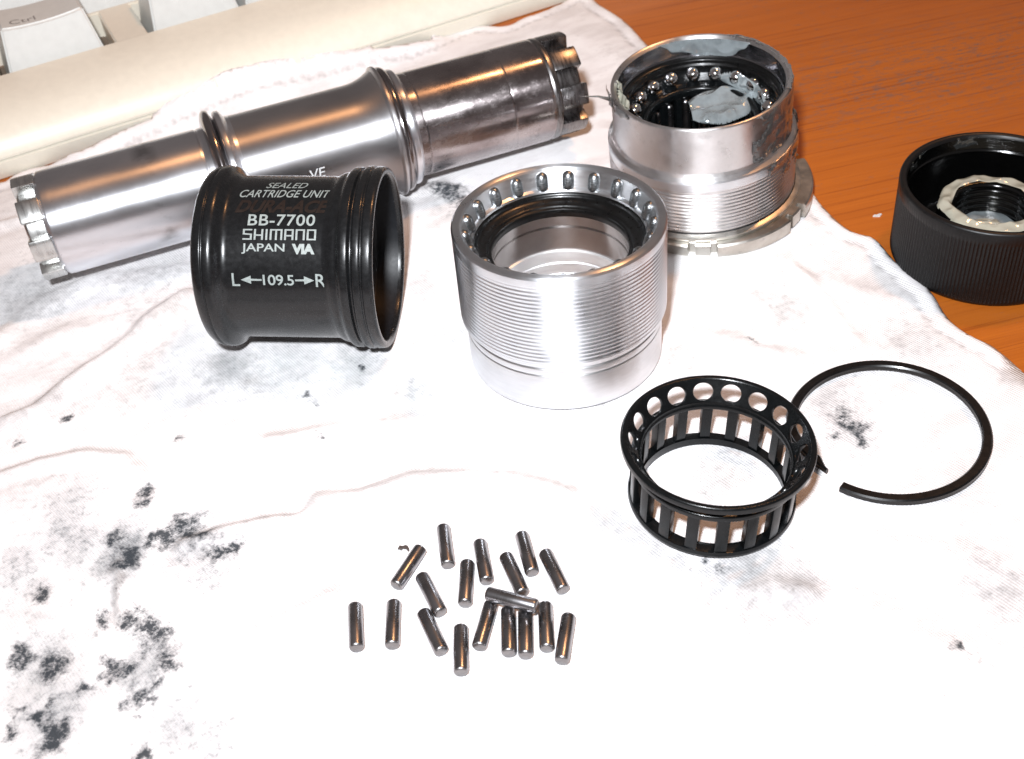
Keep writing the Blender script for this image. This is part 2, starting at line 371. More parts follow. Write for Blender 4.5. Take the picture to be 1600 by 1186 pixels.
# ------------------------------------------------------------------ text
def text_mesh(s, size, shear=0, sx=1.0, bold=0.0, spacing=1.0):
    cu = bpy.data.curves.new('text', 'FONT'); cu.body = s; cu.size = size; cu.shear = shear; cu.offset = bold; cu.space_character = spacing
    cu.resolution_u = 4
    to = bpy.data.objects.new('text', cu); me = bpy.data.meshes.new_from_object(to)
    bpy.data.objects.remove(to); bpy.data.curves.remove(cu)
    xs = [v_.co.x for v_ in me.vertices]; ys = [v_.co.y for v_ in me.vertices]
    return me, min(xs), max(xs), min(ys), max(ys)
def fit_pts(me, b, x0, x1, y0, y1):
    """rescale flat text to a rectangle"""
    _, a0, a1, c0, c1 = me, *b
    return [((v_.co.x - a0) / (a1 - a0) * (x1 - x0) + x0, (v_.co.y - c0) / (c1 - c0) * (y1 - y0) + y0) for v_ in me.vertices]
for k, (u0, wd, v0) in enumerate([(.86, 2.36, 2.16), (4.34, 2.28, 2.16), (6.68, 1.86, 2.16), (8.60, 9.3, 2.16), (18.0, 2.2, 2.16), (20.3, 2.2, 2.16), (.82, 4.2, 4.2), (5.1, 1.86, 4.2), (7.0, 1.86, 4.2), (8.9, 1.86, 4.2), (10.8, 1.86, 4.2), (12.7, 1.86, 4.2), (14.6, 1.86, 4.2)]):
    o = link('key', keycap(u0, wd, v0), M['key'], kb, sharp=40)
    if k == 0:
        o['label'] = 'wide key lettered Ctrl at the keyboard corner'
        tm, *b = text_mesh('Ctrl', .3)
        pts = fit_pts(tm, b, 1.33, 1.92, 2.72, 2.96)
        for v_, (x, y) in zip(tm.vertices, pts): v_.co = (x, y, kz(2.18 - .07 * (1 - (2 * (x - 1.085) / 1.91 - 1) ** 2) + .004))
        lg = link('lettering', tm, M['legend'], o, sharp=None)

# ------------------------------------------------------------------ rag: outline, folds, stains and crease shade put into the colour
def seg_d(X, Y, a, b):
    ax, ay = a; bx, by = b; dx, dy = bx - ax, by - ay; L2 = dx * dx + dy * dy + 1e-9
    t_ = np.clip(((X - ax) * dx + (Y - ay) * dy) / L2, 0, 1)
    return np.hypot(X - ax - t_ * dx, Y - ay - t_ * dy)
def poly_d(X, Y, pts):
    d = np.full(X.shape, 1e9)
    for a, b in zip(pts, pts[1:]): d = np.minimum(d, seg_d(X, Y, a, b))
    return d
def wp(pts): return [tuple(at(*p)[:2]) for p in pts]
FOLDS = [([(0, 560), (100, 520), (200, 500)], .04, .3, .14), ([(300, 640), (420, 700), (560, 720)], .03, .3, .10), ([(900, 640), (1000, 600)], .03, .3, .2), ([(1280, 790), (1400, 850), (1540, 870), (1600, 900)], .04, .3, .12), ([(820, 1000), (1000, 1040), (1150, 1120), (1200, 1186)], .03, .3, .10), ([(330, 1010), (460, 960), (520, 930)], .03, .15, .16), ([(185, 880), (182, 930), (188, 960)], .02, .06, .4),
    # pixel path in the photograph, height, width, brown painted on as crease shade
    ([(0, 664), (60, 640), (110, 600), (170, 560), (230, 510), (290, 462)], .10, .22, .40),
    ([(0, 530), (70, 470), (140, 440), (230, 432), (290, 420)], .07, .25, .22),
    ([(500, 782), (560, 778), (640, 752), (720, 748), (800, 752), (880, 775), (950, 815), (1010, 850), (1110, 890), (1250, 925)], .09, .22, .33),
    ([(290, 850), (350, 832), (420, 815), (500, 800)], .06, .14, .36),
    ([(430, 690), (520, 672), (640, 660), (780, 655)], .05, .2, .16),
    ([(0, 350), (60, 335), (110, 322)], .06, .15, .35),
    ([(0, 742), (60, 722), (130, 708), (190, 715), (225, 745)], .05, .14, .2),
    ([(1225, 400), (1290, 470), (1345, 540), (1400, 600), (1470, 680)], .045, .12, .12),
    ([(1240, 430), (1320, 450), (1400, 470)], .03, .25, .22),
    ([(1060, 520), (1140, 535), (1230, 560)], .05, .25, .2),
    ([(640, 300), (690, 285), (720, 300), (730, 330)], .05, .12, .5),
    ([(1320, 930), (1440, 1000), (1600, 1080)], .05, .35, .10),
    ([(600, 1110), (640, 1160), (680, 1186)], .03, .2, .16),
    ([(640, 560), (700, 520), (730, 480)], .03, .3, .18),
    ([(230, 470), (260, 540), (330, 580), (390, 620)], .03, .3, .2),
]
FW = [(wp(p), h, w_, b) for p, h, w_, b in FOLDS]
SPOTS = [(158, 969, 11), (203, 968, 12), (232, 978, 15), (249, 993, 14), (259, 1028, 11), (266, 1040, 8), (170, 1047, 13), (186, 1046, 11), (202, 1046, 7), (220, 1092, 14), (101, 1136, 12), (82, 1150, 17), (67, 1117, 10), (84, 1162, 12),
         (25, 1022, 10), (33, 1030, 10), (50, 1026, 8), (86, 1040, 13), (74, 1050, 9), (122, 1079, 8), (161, 1067, 6), (242, 1067, 8), (225, 1174, 12), (296, 828, 15), (303, 836, 11), (280, 818, 9), (257, 835, 11), (242, 842, 9), (315, 844, 8),
         (341, 855, 11), (355, 856, 7), (368, 846, 9), (380, 842, 6), (224, 770, 10), (225, 784, 9), (198, 865, 12), (205, 875, 9), (178, 842, 9), (214, 873, 8), (62, 926, 9), (25, 686, 5), (15, 1136, 9), (24, 1112, 6), (66, 1130, 6), (227, 1022, 8), (72, 1096, 8),
         (60, 1120, 7), (100, 650, 5), (280, 680, 4), (560, 570, 4), (490, 632, 3), (500, 686, 4), (582, 680, 3), (1128, 890, 6), (1320, 655, 11), (1335, 668, 12), (1342, 684, 9), (1300, 675, 6), (1500, 1010, 5), (1560, 930, 8), (855, 1094, 4), (1570, 820, 7), (1546, 858, 6), (480, 612, 5),
         (700, 296, 12), (716, 306, 11), (727, 322, 8), (680, 290, 9), (1170, 510, 3), (1174, 530, 3), (1105, 875, 5), (648, 966, 3)]
GREYS = [(100, 830, 55, .42), (130, 850, 45, .45), (190, 860, 55, .62), (80, 1110, 75, .45), (60, 1030, 70, .40), (225, 1040, 60, .42), (275, 1130, 60, .38), (330, 1160, 60, .32), (320, 880, 60, .36), (360, 570, 45, .55), (560, 565, 60, .48), (450, 560, 90, .36),
         (180, 915, 30, .4), (30, 890, 60, .34), (110, 790, 60, .36), (300, 840, 50, .5), (1180, 900, 90, .38), (1250, 915, 60, .4), (1110, 740, 60, .36), (1150, 700, 40, .36), (1560, 920, 50, .42), (1340, 680, 50, .4), (1220, 470, 60, .34), (1300, 620, 60, .36), (60, 440, 80, .32),
         (690, 320, 50, .45), (660, 440, 60, .34), (1430, 540, 60, .3), (1060, 560, 60, .3), (220, 590, 60, .28), (640, 610, 50, .32), (250, 430, 90, .35)]
BROWNS = [(60, 480, 120, .22), (180, 540, 110, .22), (330, 600, 70, .3), (390, 595, 30, .4), (1180, 905, 60, .5), (1240, 925, 50, .5), (1150, 700, 60, .4), (1310, 650, 50, .4), (1290, 420, 60, .18), (1240, 480, 60, .22), (1180, 520, 60, .2), (1400, 500, 60, .16), (1550, 900, 50, .42), (1520, 860, 60, .32), (1420, 1000, 90, .2), (60, 330, 60, .22),
          (100, 620, 60, .3), (740, 500, 60, .2), (1080, 570, 60, .25), (1500, 760, 70, .28), (640, 600, 70, .22), (480, 690, 80, .2), (40, 760, 60, .26), (300, 660, 40, .25), (960, 80, 40, .12), (560, 80, 60, .12), (1340, 590, 60, .2), (1110, 940, 60, .3), (1050, 1130, 120, .2), (1300, 1120, 100, .2), (400, 1120, 80, .2)]
def sm(a, b, x):
    t_ = np.clip((x - a) / (b - a), 0, 1); return t_ * t_ * (3 - 2 * t_)
def rag_h(X, Y):
    X = np.asarray(X, float); Y = np.asarray(Y, float)
    Z = -.035 + .018 * np.sin(X * .9 + .7 * np.sin(Y * .6)) + .015 * np.sin(Y * 1.3 - X * .5) + .010 * np.sin(X * 2.3 + Y * 1.9) + .006 * np.sin(X * 4.1 - Y * 3.3)
    for pts, h, w_, _ in FW:
        d = poly_d(X, Y, pts); Z = Z + 1.8 * h * np.exp(-(d / w_) ** 2) - h * .5 * np.exp(-((d - 2.0 * w_) / w_) ** 2)
    Z = -.07 + np.log1p(np.exp((Z + .07) / .012)) * .012        # never sinks into the table
    # lies flat where a part stands on it
    for (cx, cy, r0) in ((1.0, 15.85, 2.0), (4.2, 19.9, 2.3), (2.8, 12.0, 1.5), (5.7, 12.9, 1.8), (-.6, 10.4, 1.7)):
        k = 1 - sm(r0, r0 + .7, np.hypot(X - cx, Y - cy)); Z = Z * (1 - k) + k * (-.012)
    for (a, b, r0) in (((-8.85, 19.69), (1.96, 22.9), .9), ((-4.9, 17.5), (-1.8, 17.0), .7)):
        k = 1 - sm(r0, r0 + .8, seg_d(X, Y, a, b)); Z = Z * (1 - k) + k * np.minimum(Z, -.01)
    # climbs the front of the keyboard
    u = (X - K0.x) * KU.x + (Y - K0.y) * KU.y; v_ = (X - K0.x) * KV.x + (Y - K0.y) * KV.y
    wgt = sm(.8, 1.6, u) * (1 - sm(9.8, 11.2, u))
    kp = np.interp(v_, [p[0] for p in KPROF], [p[1] for p in KPROF])
    Z = Z + wgt * (sm(-.75, -.02, v_) * .36)
    over = kp + .055 + .012 * np.sin(u * 5) 
    Z = np.where(v_ > -.02, Z + wgt * np.maximum(0, over - Z), Z)
    return Z
def edge_pt(x, y):
    zs = np.arange(1.7, -.2, -.004); d = ray(x, y); k = (zs - CAM.z) / d.z
    X, Y = CAM.x + d.x * k, CAM.y + d.y * k; h = rag_h(X, Y); i = int(np.argmax(h >= zs))
    return (float(X[i]), float(Y[i]))
OUT = [(6, 283), (26, 268), (60, 258), (100, 245), (135, 230), (190, 200), (250, 168), (300, 140), (345, 110), (372, 101), (405, 94), (450, 88), (500, 82), (540, 77), (592, 71), (635, 68), (678, 60), (705, 50), (735, 42), (758, 38), (785, 41), (799, 37), (815, 27), (840, 20), (858, 12), (884, 0), (900, -12), (925, -6),
       (940, 8), (962, 20), (985, 38), (1003, 60), (1040, 95), (1120, 150), (1200, 215), (1250, 270), (1279, 312), (1300, 335), (1317, 350), (1338, 363), (1362, 366), (1378, 380), (1390, 396), (1404, 412), (1418, 424), (1434, 435), (1447, 445), (1459, 460), (1470, 478), (1481, 494), (1497, 509), (1515, 521), (1532, 528), (1550, 536), (1566, 549), (1582, 562), (1600, 580), (1625, 600), (1660, 640)]
top_pts = [edge_pt(*p) for p in OUT]
# densify + fray
def dens(pts, step=.07, amp=.012):
    out = []
    for (a, b) in zip(pts, pts[1:]):
        L_ = math.dist(a, b); k = max(1, int(L_ / step))
        for i in range(k):
            t_ = i / k; x, y = a[0] + (b[0] - a[0]) * t_, a[1] + (b[1] - a[1]) * t_
            out.append((x + amp * nz(x, y, 1, 3.1) + amp * .4 * nz(x, y, 5, 11), y + amp * nz(x, y, 9, 3.3)))
    return out
def smoothp(pts, it=1):
    for _ in range(it):
        o_ = [pts[0]]
        for a, b in zip(pts, pts[1:]):
            o_ += [(a[0] * .75 + b[0] * .25, a[1] * .75 + b[1] * .25), (a[0] * .25 + b[0] * .75, a[1] * .25 + b[1] * .75)]
        pts = o_ + [pts[-1]]
    return pts
edge = dens(smoothp(top_pts, 2))
far = [(10.2, 11.5), (11.5, 9), (12.6, 5), (12.2, 1.5), (4, -.5), (-6, 0), (-13, 2), (-15.5, 8), (-16, 15), (-15, 20), (-13.4, 22.4), (-12, 23.0)]
loop = edge + dens([edge[-1]] + far + [edge[0]], .5, .1)[1:]
loop = [p for i, p in enumerate(loop) if math.dist(p, loop[i - 1]) > .015]
rng = random.Random(4)
LX = np.array([p[0] for p in loop]); LY = np.array([p[1] for p in loop])
def inside(X, Y):
    c = np.zeros(X.shape, bool); j = len(LX) - 1
    for i in range(len(LX)):
        k = ((LY[i] > Y) != (LY[j] > Y)) & (X < (LX[j] - LX[i]) * (Y - LY[i]) / (LY[j] - LY[i] + 1e-12) + LX[i])
        c ^= k; j = i
    return c
pts_in = []
def grid(x0, x1, y0, y1, s, keep):
    nx, ny = int((x1 - x0) / s), int((y1 - y0) / s)
    gx, gy = np.meshgrid(x0 + (np.arange(nx) + .5) * s, y0 + (np.arange(ny) + .5) * s)
    gx = gx + (np.arange(ny)[:, None] % 2) * s * .5
    gx, gy = gx.ravel(), gy.ravel()
    r_ = np.random.RandomState(3); gx = gx + (r_.rand(gx.size) - .5) * s * .25; gy = gy + (r_.rand(gx.size) - .5) * s * .25
    k = keep(gx, gy); return gx[k], gy[k]
def fine(x, y): return (x < -2.2) & (x > -8.8) & (y < 16.2) & (y > 8.3)
def vis(x, y): return (np.abs(x) < .48 * y + 1.2) & (y > 6.8)
gA = grid(-8.8, -2.2, 8.3, 16.2, .05, fine)
gB = grid(-14, 12, 6.8, 32, .11, lambda x, y: vis(x, y) & ~fine(x, y))
gC = grid(-17, 13, -1, 32, .5, lambda x, y: ~vis(x, y) & ~fine(x, y))
GX = np.concatenate([gA[0], gB[0], gC[0]]); GY = np.concatenate([gA[1], gB[1], gC[1]])
k = inside(GX, GY); GX, GY = GX[k], GY[k]
# keep clear of the outline
ed = poly_d(GX, GY, edge[::3]); k = ed > .035; GX, GY = GX[k], GY[k]
nl = len(loop)
allp = [Vector(p) for p in loop] + [Vector((float(x), float(y))) for x, y in zip(GX, GY)]
res = delaunay_2d_cdt(allp, [(i, (i + 1) % nl) for i in range(nl)], [], 1, 1e-5)
RV = np.array([(p.x, p.y) for p in res[0]]); RF = [tuple(x) for x in res[2]]
cx_ = np.array([RV[list(x)].mean(0) for x in RF]); kf = inside(cx_[:, 0], cx_[:, 1]); RF = [x for x, q_ in zip(RF, kf) if q_]
RZ = rag_h(RV[:, 0], RV[:, 1])
# rolled hem along the outline
ed = poly_d(RV[:, 0], RV[:, 1], edge[::2])
RZ = RZ + .035 * np.exp(-((ed - .16) / .08) ** 2) - .03 * np.exp(-((ed - .36) / .05) ** 2)
RZ = np.maximum(RZ - .05 * np.exp(-(ed / .04) ** 2), -.082)
me = mesh('cotton_rag', np.column_stack([RV, RZ]).tolist(), RF)
X, Y = RV[:, 0], RV[:, 1]
NW = np.array([(noise.noise(Vector((x * 3.2, y * 3.2, 1))) + .5 * noise.noise(Vector((x * 8, y * 8, 2))), noise.noise(Vector((x * 3.2, y * 3.2, 7))) + .5 * noise.noise(Vector((x * 8, y * 8, 5)))) for x, y in zip(X, Y)])
X0, Y0 = X, Y; X = X + .17 * NW[:, 0]; Y = Y + .17 * NW[:, 1]
gr = np.zeros(len(X)); br = np.zeros(len(X)); gy_ = np.zeros(len(X))
for (px_, py_, r_) in SPOTS:
    p = at(px_, py_); rr = r_ / CF * (p - CAM).length * 1.6
    d = np.hypot(X - p.x, (Y - p.y) * .8); gr = np.maximum(gr, np.clip(.88 - .52 * (d / rr) ** 1.3, 0, 1))
for (px_, py_, r_, a_) in GREYS:
    p = at(px_, py_); rr = r_ / CF * (p - CAM).length
    d = np.hypot(X - p.x, (Y - p.y) * .7); gg = a_ * np.exp(-(d / rr) ** 2 * 1.3); gy_ = np.maximum(gy_, gg)
    gr = np.maximum(gr, .30 * gg / .45 * (1 if px_ < 500 and py_ > 750 else .35))
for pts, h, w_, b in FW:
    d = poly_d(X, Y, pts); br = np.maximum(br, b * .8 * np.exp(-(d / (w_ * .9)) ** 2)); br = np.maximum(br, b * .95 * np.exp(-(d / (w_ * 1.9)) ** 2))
KX = 1 + .8 * np.clip((20 - Y) / 10, 0, 1)          # painted stronger in front, so creases and stains show through the bright flash
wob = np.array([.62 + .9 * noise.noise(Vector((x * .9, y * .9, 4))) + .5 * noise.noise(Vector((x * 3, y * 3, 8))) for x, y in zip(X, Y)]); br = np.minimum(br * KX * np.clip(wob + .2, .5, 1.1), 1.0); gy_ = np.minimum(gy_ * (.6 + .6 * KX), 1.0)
for (px_, py_, r_, a_) in BROWNS:
    p = at(px_, py_); rr = r_ / CF * (p - CAM).length
    br = np.maximum(br, a_ * np.exp(-(np.hypot(X - p.x, (Y - p.y) * .7) / rr) ** 2 * 1.2))
br = np.maximum(br, .55 * np.exp(-((ed - .36) / .05) ** 2))  # the hem's shadow, painted as a brown line just inside the edge
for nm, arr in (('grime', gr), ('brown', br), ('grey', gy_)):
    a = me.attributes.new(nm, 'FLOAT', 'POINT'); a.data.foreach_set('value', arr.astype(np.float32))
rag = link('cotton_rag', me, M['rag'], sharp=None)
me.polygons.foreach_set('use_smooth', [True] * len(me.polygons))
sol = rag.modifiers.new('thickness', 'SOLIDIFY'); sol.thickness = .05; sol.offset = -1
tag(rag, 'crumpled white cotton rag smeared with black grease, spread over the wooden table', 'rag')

# ------------------------------------------------------------------ spindle
A = Vector((-8.848, 19.686, 1.25)); B = Vector((1.965, 22.907, 1.25)); ax = (B - A).normalized()
sp = empty('hollow_spindle', A, 'long hollow steel spindle with splined ends and two raised collars, lying by the keyboard', 'spindle', axis=ax)
SL = 11.28
def seg_part(name, prof, mat, parent, b=.015, segs=128, sharp=35): return link(name, lathe(name, rounded(prof, b), segs), mat, parent, sharp=sharp)
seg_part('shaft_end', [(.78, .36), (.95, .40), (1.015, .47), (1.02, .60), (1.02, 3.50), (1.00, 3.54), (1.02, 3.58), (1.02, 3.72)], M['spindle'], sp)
seg_part('collar', [(1.02, 3.66), (1.14, 3.67), (1.27, 3.71), (1.325, 3.78), (1.30, 3.86), (1.17, 3.90), (1.10, 3.93)], M['collar'], sp, .03)
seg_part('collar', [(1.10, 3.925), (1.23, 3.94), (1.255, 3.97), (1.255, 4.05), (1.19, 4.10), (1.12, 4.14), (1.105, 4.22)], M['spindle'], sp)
mid = [(1.105, 4.215), (1.102, 4.30), (1.10, 4.42), (1.10, 6.55)]
for k in range(1, 9): mid.append((1.10 + .16 * (k / 8) ** 2.2, 6.55 + .60 * k / 8))
seg_part('middle_tube', mid, M['satin'], sp)
seg_part('collar', [(1.258, 7.15), (1.325, 7.19), (1.325, 7.25), (1.24, 7.28)], M['satin'], sp)
seg_part('collar', [(1.24, 7.275), (1.28, 7.31), (1.28, 7.38), (1.23, 7.44), (1.16, 7.47)], M['collar'], sp, .03)
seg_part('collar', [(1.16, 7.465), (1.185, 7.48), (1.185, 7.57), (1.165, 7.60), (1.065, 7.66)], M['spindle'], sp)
seg_part('bearing_race', [(1.065, 7.655), (1.063, 7.80), (1.045, 7.82), (1.063, 7.84), (1.063, 9.66), (1.05, 9.68), (1.063, 9.70), (1.063, 10.50), (1.04, 10.56)], M['race'], sp)
seg_part('shaft_end', [(1.04, 10.555), (1.06, 10.60), (1.05, 10.70), (.90, 10.74), (.78, 10.74)], M['tooth_dark'], sp)
for (z0, z1, mt, off) in ((.0, .42, 'tooth', 12), (10.70, SL, 'tooth_dark', 4)):
    seg_part('spline_core', [(.60, (z0 + z1) / 2), (.60, z0 if z0 < 1 else z1 - .02), (.78, z0 + .02 if z0 < 1 else z1 - .02), (.82, z0 + .06 if z0 < 1 else z1 - .06), (.82, z1 if z0 < 1 else z0)], M[mt], sp)
    tm = sector('spline_tooth', .76, 1.02 if z0 < 1 else 1.055, R(-12.5), R(12.5), z0, z1, 5, .03)
    for k in range(8):
        o = link('spline_tooth', tm, M[mt], sp); o.rotation_euler = (0, 0, R(off + 45 * k))
# faint oil marks: small raised specks and the etched letters on the middle tube
def cyl_frame(o, n):
    bk = Vector((0, 0, 1)).cross(n).normalized(); u_ = n.cross(bk); return bk, u_
def wrap(me, pts, o_obj, o, n, rad, off=.006):
    """flat points (s along axis, degrees up from the camera-facing horizontal) onto a cylinder, in o_obj's local space"""
    bk, u_ = cyl_frame(o, n); q_ = o_obj.rotation_quaternion.to_matrix().inverted()
    for v_, (s, a_) in zip(me.vertices, pts):
        p = n * s + (rad + off) * (-bk * cos(R(a_)) + u_ * sin(R(a_))) 
        v_.co = q_ @ p + Vector((0, 0, 0))
def line_text(s, s0, s1, a0, a1, parent, o, n, rad, mat, shear=0, bold=0, name='lettering', sp_=1.0, off=.006):
    me, *b = text_mesh(s, 1.0, shear, bold=bold, spacing=sp_)
    bm = bmesh.new(); bm.from_mesh(me); bmesh.ops.triangulate(bm, faces=bm.faces); bmesh.ops.subdivide_edges(bm, edges=[e for e in bm.edges if e.calc_length() > .25], cuts=1); bmesh.ops.triangulate(bm, faces=bm.faces); bm.to_mesh(me); bm.free()
    wrap(me, fit_pts(me, b, s0, s1, a0, a1), parent, o, n, rad, off)
    return link(name, me, mat, parent, sharp=None)
line_text('VE', 5.35, 5.66, 3, 13, sp, A, ax, 1.10, M['print_grey'], shear=.15)

# ------------------------------------------------------------------ black sleeve with print
so = Vector((-3.362, 17.239, 1.575)); yaw, tl = -.1543, -.0462
sn = Vector((cos(yaw) * cos(tl), sin(yaw) * cos(tl), sin(tl)))
sl = empty('cartridge_sleeve', so, 'black cartridge sleeve with white print, lying on its side against the spindle', 'sleeve', axis=sn)
SR, SH = 1.575, 1.52
def lip(z): return z
prof = [(1.36, -SH + .03), (1.44, -SH), (1.51, -SH + .04), (1.55, -SH + .11), (1.57, -SH + .19), (1.545, -SH + .21), (1.545, -SH + .225), (1.575, -SH + .24), (1.57, -SH + .33), (1.55, -SH + .38), (1.51, -SH + .42), (1.46, -SH + .46), (1.43, -SH + .49), (1.41, -SH + .53), (1.40, -SH + .58),
        (1.40, SH - .86), (1.415, SH - .80), (1.45, SH - .74), (1.47, SH - .68), (1.475, SH - .62), (1.53, SH - .57), (1.555, SH - .53), (1.555, SH - .42), (1.49, SH - .39), (1.49, SH - .35), (1.57, SH - .33), (1.575, SH - .29), (1.575, SH - .22), (1.545, SH - .20), (1.545, SH - .18), (1.57, SH - .16), (1.565, SH - .05), (1.54, SH), (1.46, SH), (1.43, SH - .04), (1.42, SH - .1)]
link('shell', lathe('shell', rounded(prof, .018), 160), M['black'], sl, sharp=50)
link('lining', lathe('lining', rounded([(1.42, SH - .1), (1.40, SH - .5), (1.36, SH - .55), (1.36, -SH + .03)], .02), 128), M['black_in'], sl, sharp=40)
def ST(*a, **k): return line_text(*a, parent=sl, o=so, n=sn, rad=1.40, **k)
line_text('SEALED', -.42, .28, 91.2, 98.6, sl, so, sn, 1.40, M['print'], shear=.3, bold=.004)
line_text('CARTRIDGE UNIT', -.82, .71, 81, 88.8, sl, so, sn, 1.40, M['print'], shear=.3, bold=.006)
line_text('DURA-ACE', -.84, .74, 67.5, 78.5, sl, so, sn, 1.40, M['print_dark'], shear=.35, bold=.04)
line_text('BB-7700', -.59, .53, 57.9, 66.4, sl, so, sn, 1.40, M['print'], bold=.012, sp_=1.05)
line_text('JAPAN', -.67, .05, 38.6, 45.6, sl, so, sn, 1.40, M['print'], bold=.012)
line_text('VIA', .17, .55, 38.6, 45.6, sl, so, sn, 1.40, M['print'], bold=.06, sp_=.95)
line_text('L', -.85, -.72, 16.6, 25.6, sl, so, sn, 1.40, M['print'], bold=.01)
line_text('109.5', -.33, .19, 17.4, 24.8, sl, so, sn, 1.40, M['print'], bold=.012, sp_=.95)
line_text('R', .55, .72, 16.6, 25.6, sl, so, sn, 1.40, M['print'], bold=.01)
for s0, s1 in ((-.35, -.70), (.21, .53)):
    d = 1 if s1 > s0 else -1
    pts = [(s0, 20.5), (s1 - d * .17, 20.5), (s1 - d * .17, 18.3), (s1, 21.1), (s1 - d * .17, 24), (s1 - d * .17, 21.9), (s0, 21.7)]
    me = mesh('arrow', [(0, 0, 0)] * 7, [(0, 1, 5, 6), (2, 3, 1), (1, 3, 5), (5, 3, 4)])
    wrap(me, pts, sl, so, sn, 1.40); link('arrow', me, M['print'], sl, sharp=None)
# squared logo letters, each drawn as strokes in a unit box
LOGO = {'S': [[(1, 1), (.0, 1), (0, .55), (1, .5), (1, 0), (0, 0)]], 'H': [[(0, 1), (0, 0)], [(1, 1), (1, 0)], [(0, .42), (1, .42)]], 'I': [[(.5, 1), (.5, 0)]],
        'M': [[(0, 0), (0, 1), (1, 1), (1, 0)], [(.5, 1), (.5, 0)]], 'A': [[(0, 0), (0, 1), (1, 1), (1, 0)], [(0, .38), (1, .38)]], 'N': [[(0, 0), (0, 1), (1, 1), (1, 0)]], 'O': [[(0, 0), (0, 1), (1, 1), (1, 0), (0, 0)]]}
V, F = [], []; x = 0; W_ = {'S': 1, 'H': 1, 'I': .12, 'M': 1.45, 'A': 1, 'N': 1, 'O': 1}; tot = sum(W_[c] for c in 'SHIMANO') + 6 * .52
x0 = -.64; sc_ = 1.19 / tot; aa0, aa1 = 47.9, 55.6; th = .032
for ch in 'SHIMANO':
    wd = W_[ch] * sc_
    for st in LOGO[ch]:
        for (p, q_) in zip(st, st[1:]):
            P1 = Vector((x0 + p[0] * wd, p[1] * .21)); P2 = Vector((x0 + q_[0] * wd, q_[1] * .21)); d = (P2 - P1).normalized(); nn = Vector((-d.y, d.x)) * th / 2; P1 = P1 - d * th / 2; P2 = P2 + d * th / 2
            b0 = len(V); K = 3
            for k in range(K + 1):
                c_ = P1 + (P2 - P1) * k / K; V += [c_ - nn, c_ + nn]
            F += [(b0 + 2 * k, b0 + 2 * k + 2, b0 + 2 * k + 3, b0 + 2 * k + 1) for k in range(K)]
    x0 += wd + .52 * sc_
me = mesh('lettering', [(p.x, p.y, 0) for p in V], F)
pts = [(p.x, aa0 + (p.y + .02) / .25 * (aa1 - aa0)) for p in V]
wrap(me, pts, sl, so, sn, 1.40, .007)
# lift each stroke a hair so crossing strokes never share a plane
link('lettering', me, M['print'], sl, sharp=None)

# ------------------------------------------------------------------ helpers for threaded cups
def thread(name, r, z0, z1, pitch, depth, mat, parent, segs=160):
    n_ = int((z1 - z0) / pitch * 7); prof = [(r, z0 + (z1 - z0) * i / n_) for i in range(n_ + 1)]
    def fn(rr, z, th):
        ph = (z / pitch + th / (2 * pi)) % 1.0
        tri = abs(2 * ph - 1); fade = min(1, (z - z0) / .05, (z1 - z) / .05); fade = max(0, fade)
        return rr - depth * (1 - sstep(.15, .85, tri)) * fade, z
    return link(name, lathe(name, prof, segs, fn=fn), mat, parent, sharp=60)
def capsule(name, r, L, n1=10, n2=5):
    prof = [(1e-4, -L / 2 - 0)] + [(r * sin(pi / 2 * k / n2), -L / 2 + r - r * cos(pi / 2 * k / n2)) for k in range(1, n2 + 1)] + [(r * cos(pi / 2 * k / n2), L / 2 - r + r * sin(pi / 2 * k / n2)) for k in range(0, n2)] + [(1e-4, L / 2)]
    return lathe(name, prof, n1)
def tilt_axis(ax_, ay_): return Vector((math.tan(R(ax_)), math.tan(R(ay_)), 1)).normalized()

# ------------------------------------------------------------------ front threaded cup (rim up)
H = 2.68; nA = tilt_axis(1.01, 2.44); rc = Vector((1.05, 15.94, H))
fc = empty('threaded_cup', rc - nA * H, 'bright aluminium threaded bearing cup, empty and open, standing beside the black sleeve', 'bearing cup', axis=nA)
seg_part('rim', [(1.57, H - .05), (1.60, H - .012), (1.66, H), (1.715, H - .012), (1.744, H - .05), (1.744, H - .17)], M['alu'], fc, .01, 160)
thread('thread', 1.744, H - 1.66, H - .165, .074, .011, M['alu'], fc, 180)
seg_part('skirt', [(1.744, H - 1.655), (1.735, H - 1.70), (1.675, H - 1.73), (1.665, H - 1.80), (1.64, H - 1.82), (1.665, H - 1.84), (1.665, H - 1.95), (1.64, H - 1.97), (1.66, H - 1.99), (1.66, .04), (1.64, 0), (1.5, 0), (1.5, .3)], M['alu_bright'], fc, .012, 160)
seg_part('ball_race', [(1.57, H - .05), (1.55, H - .10), (1.49, H - .30), (1.485, H - .34), (1.42, H - .36), (1.41, H - .40)], M['alu_bright'], fc, .01, 128)
seg_part('seal_ring', [(1.42, H - .39), (1.38, H - .42), (1.36, H - .47), (1.30, H - .50), (1.20, H - .52), (1.17, H - .56), (1.135, H - .565), (1.12, H - .62), (1.14, H - .72)], M['seal'], fc, .02, 128)
seg_part('bore', [(1.14, H - .66), (1.145, H - .9), (1.13, H - .94), (1.13, H - 1.40)], M['bore'], fc, .012, 128)
seg_part('lower_bore', [(1.13, H - 1.39), (1.09, H - 1.40), (1.09, H - 1.62), (1.07, H - 1.64), (1.09, H - 1.66), (1.09, H - 1.86), (1.07, H - 1.88), (1.09, H - 1.90), (1.09, .05), (1.12, .01), (1.5, .01)], M['lower_bore'], fc, .008, 96)
pm = capsule('ball_pocket', .105, .36, 12, 4)
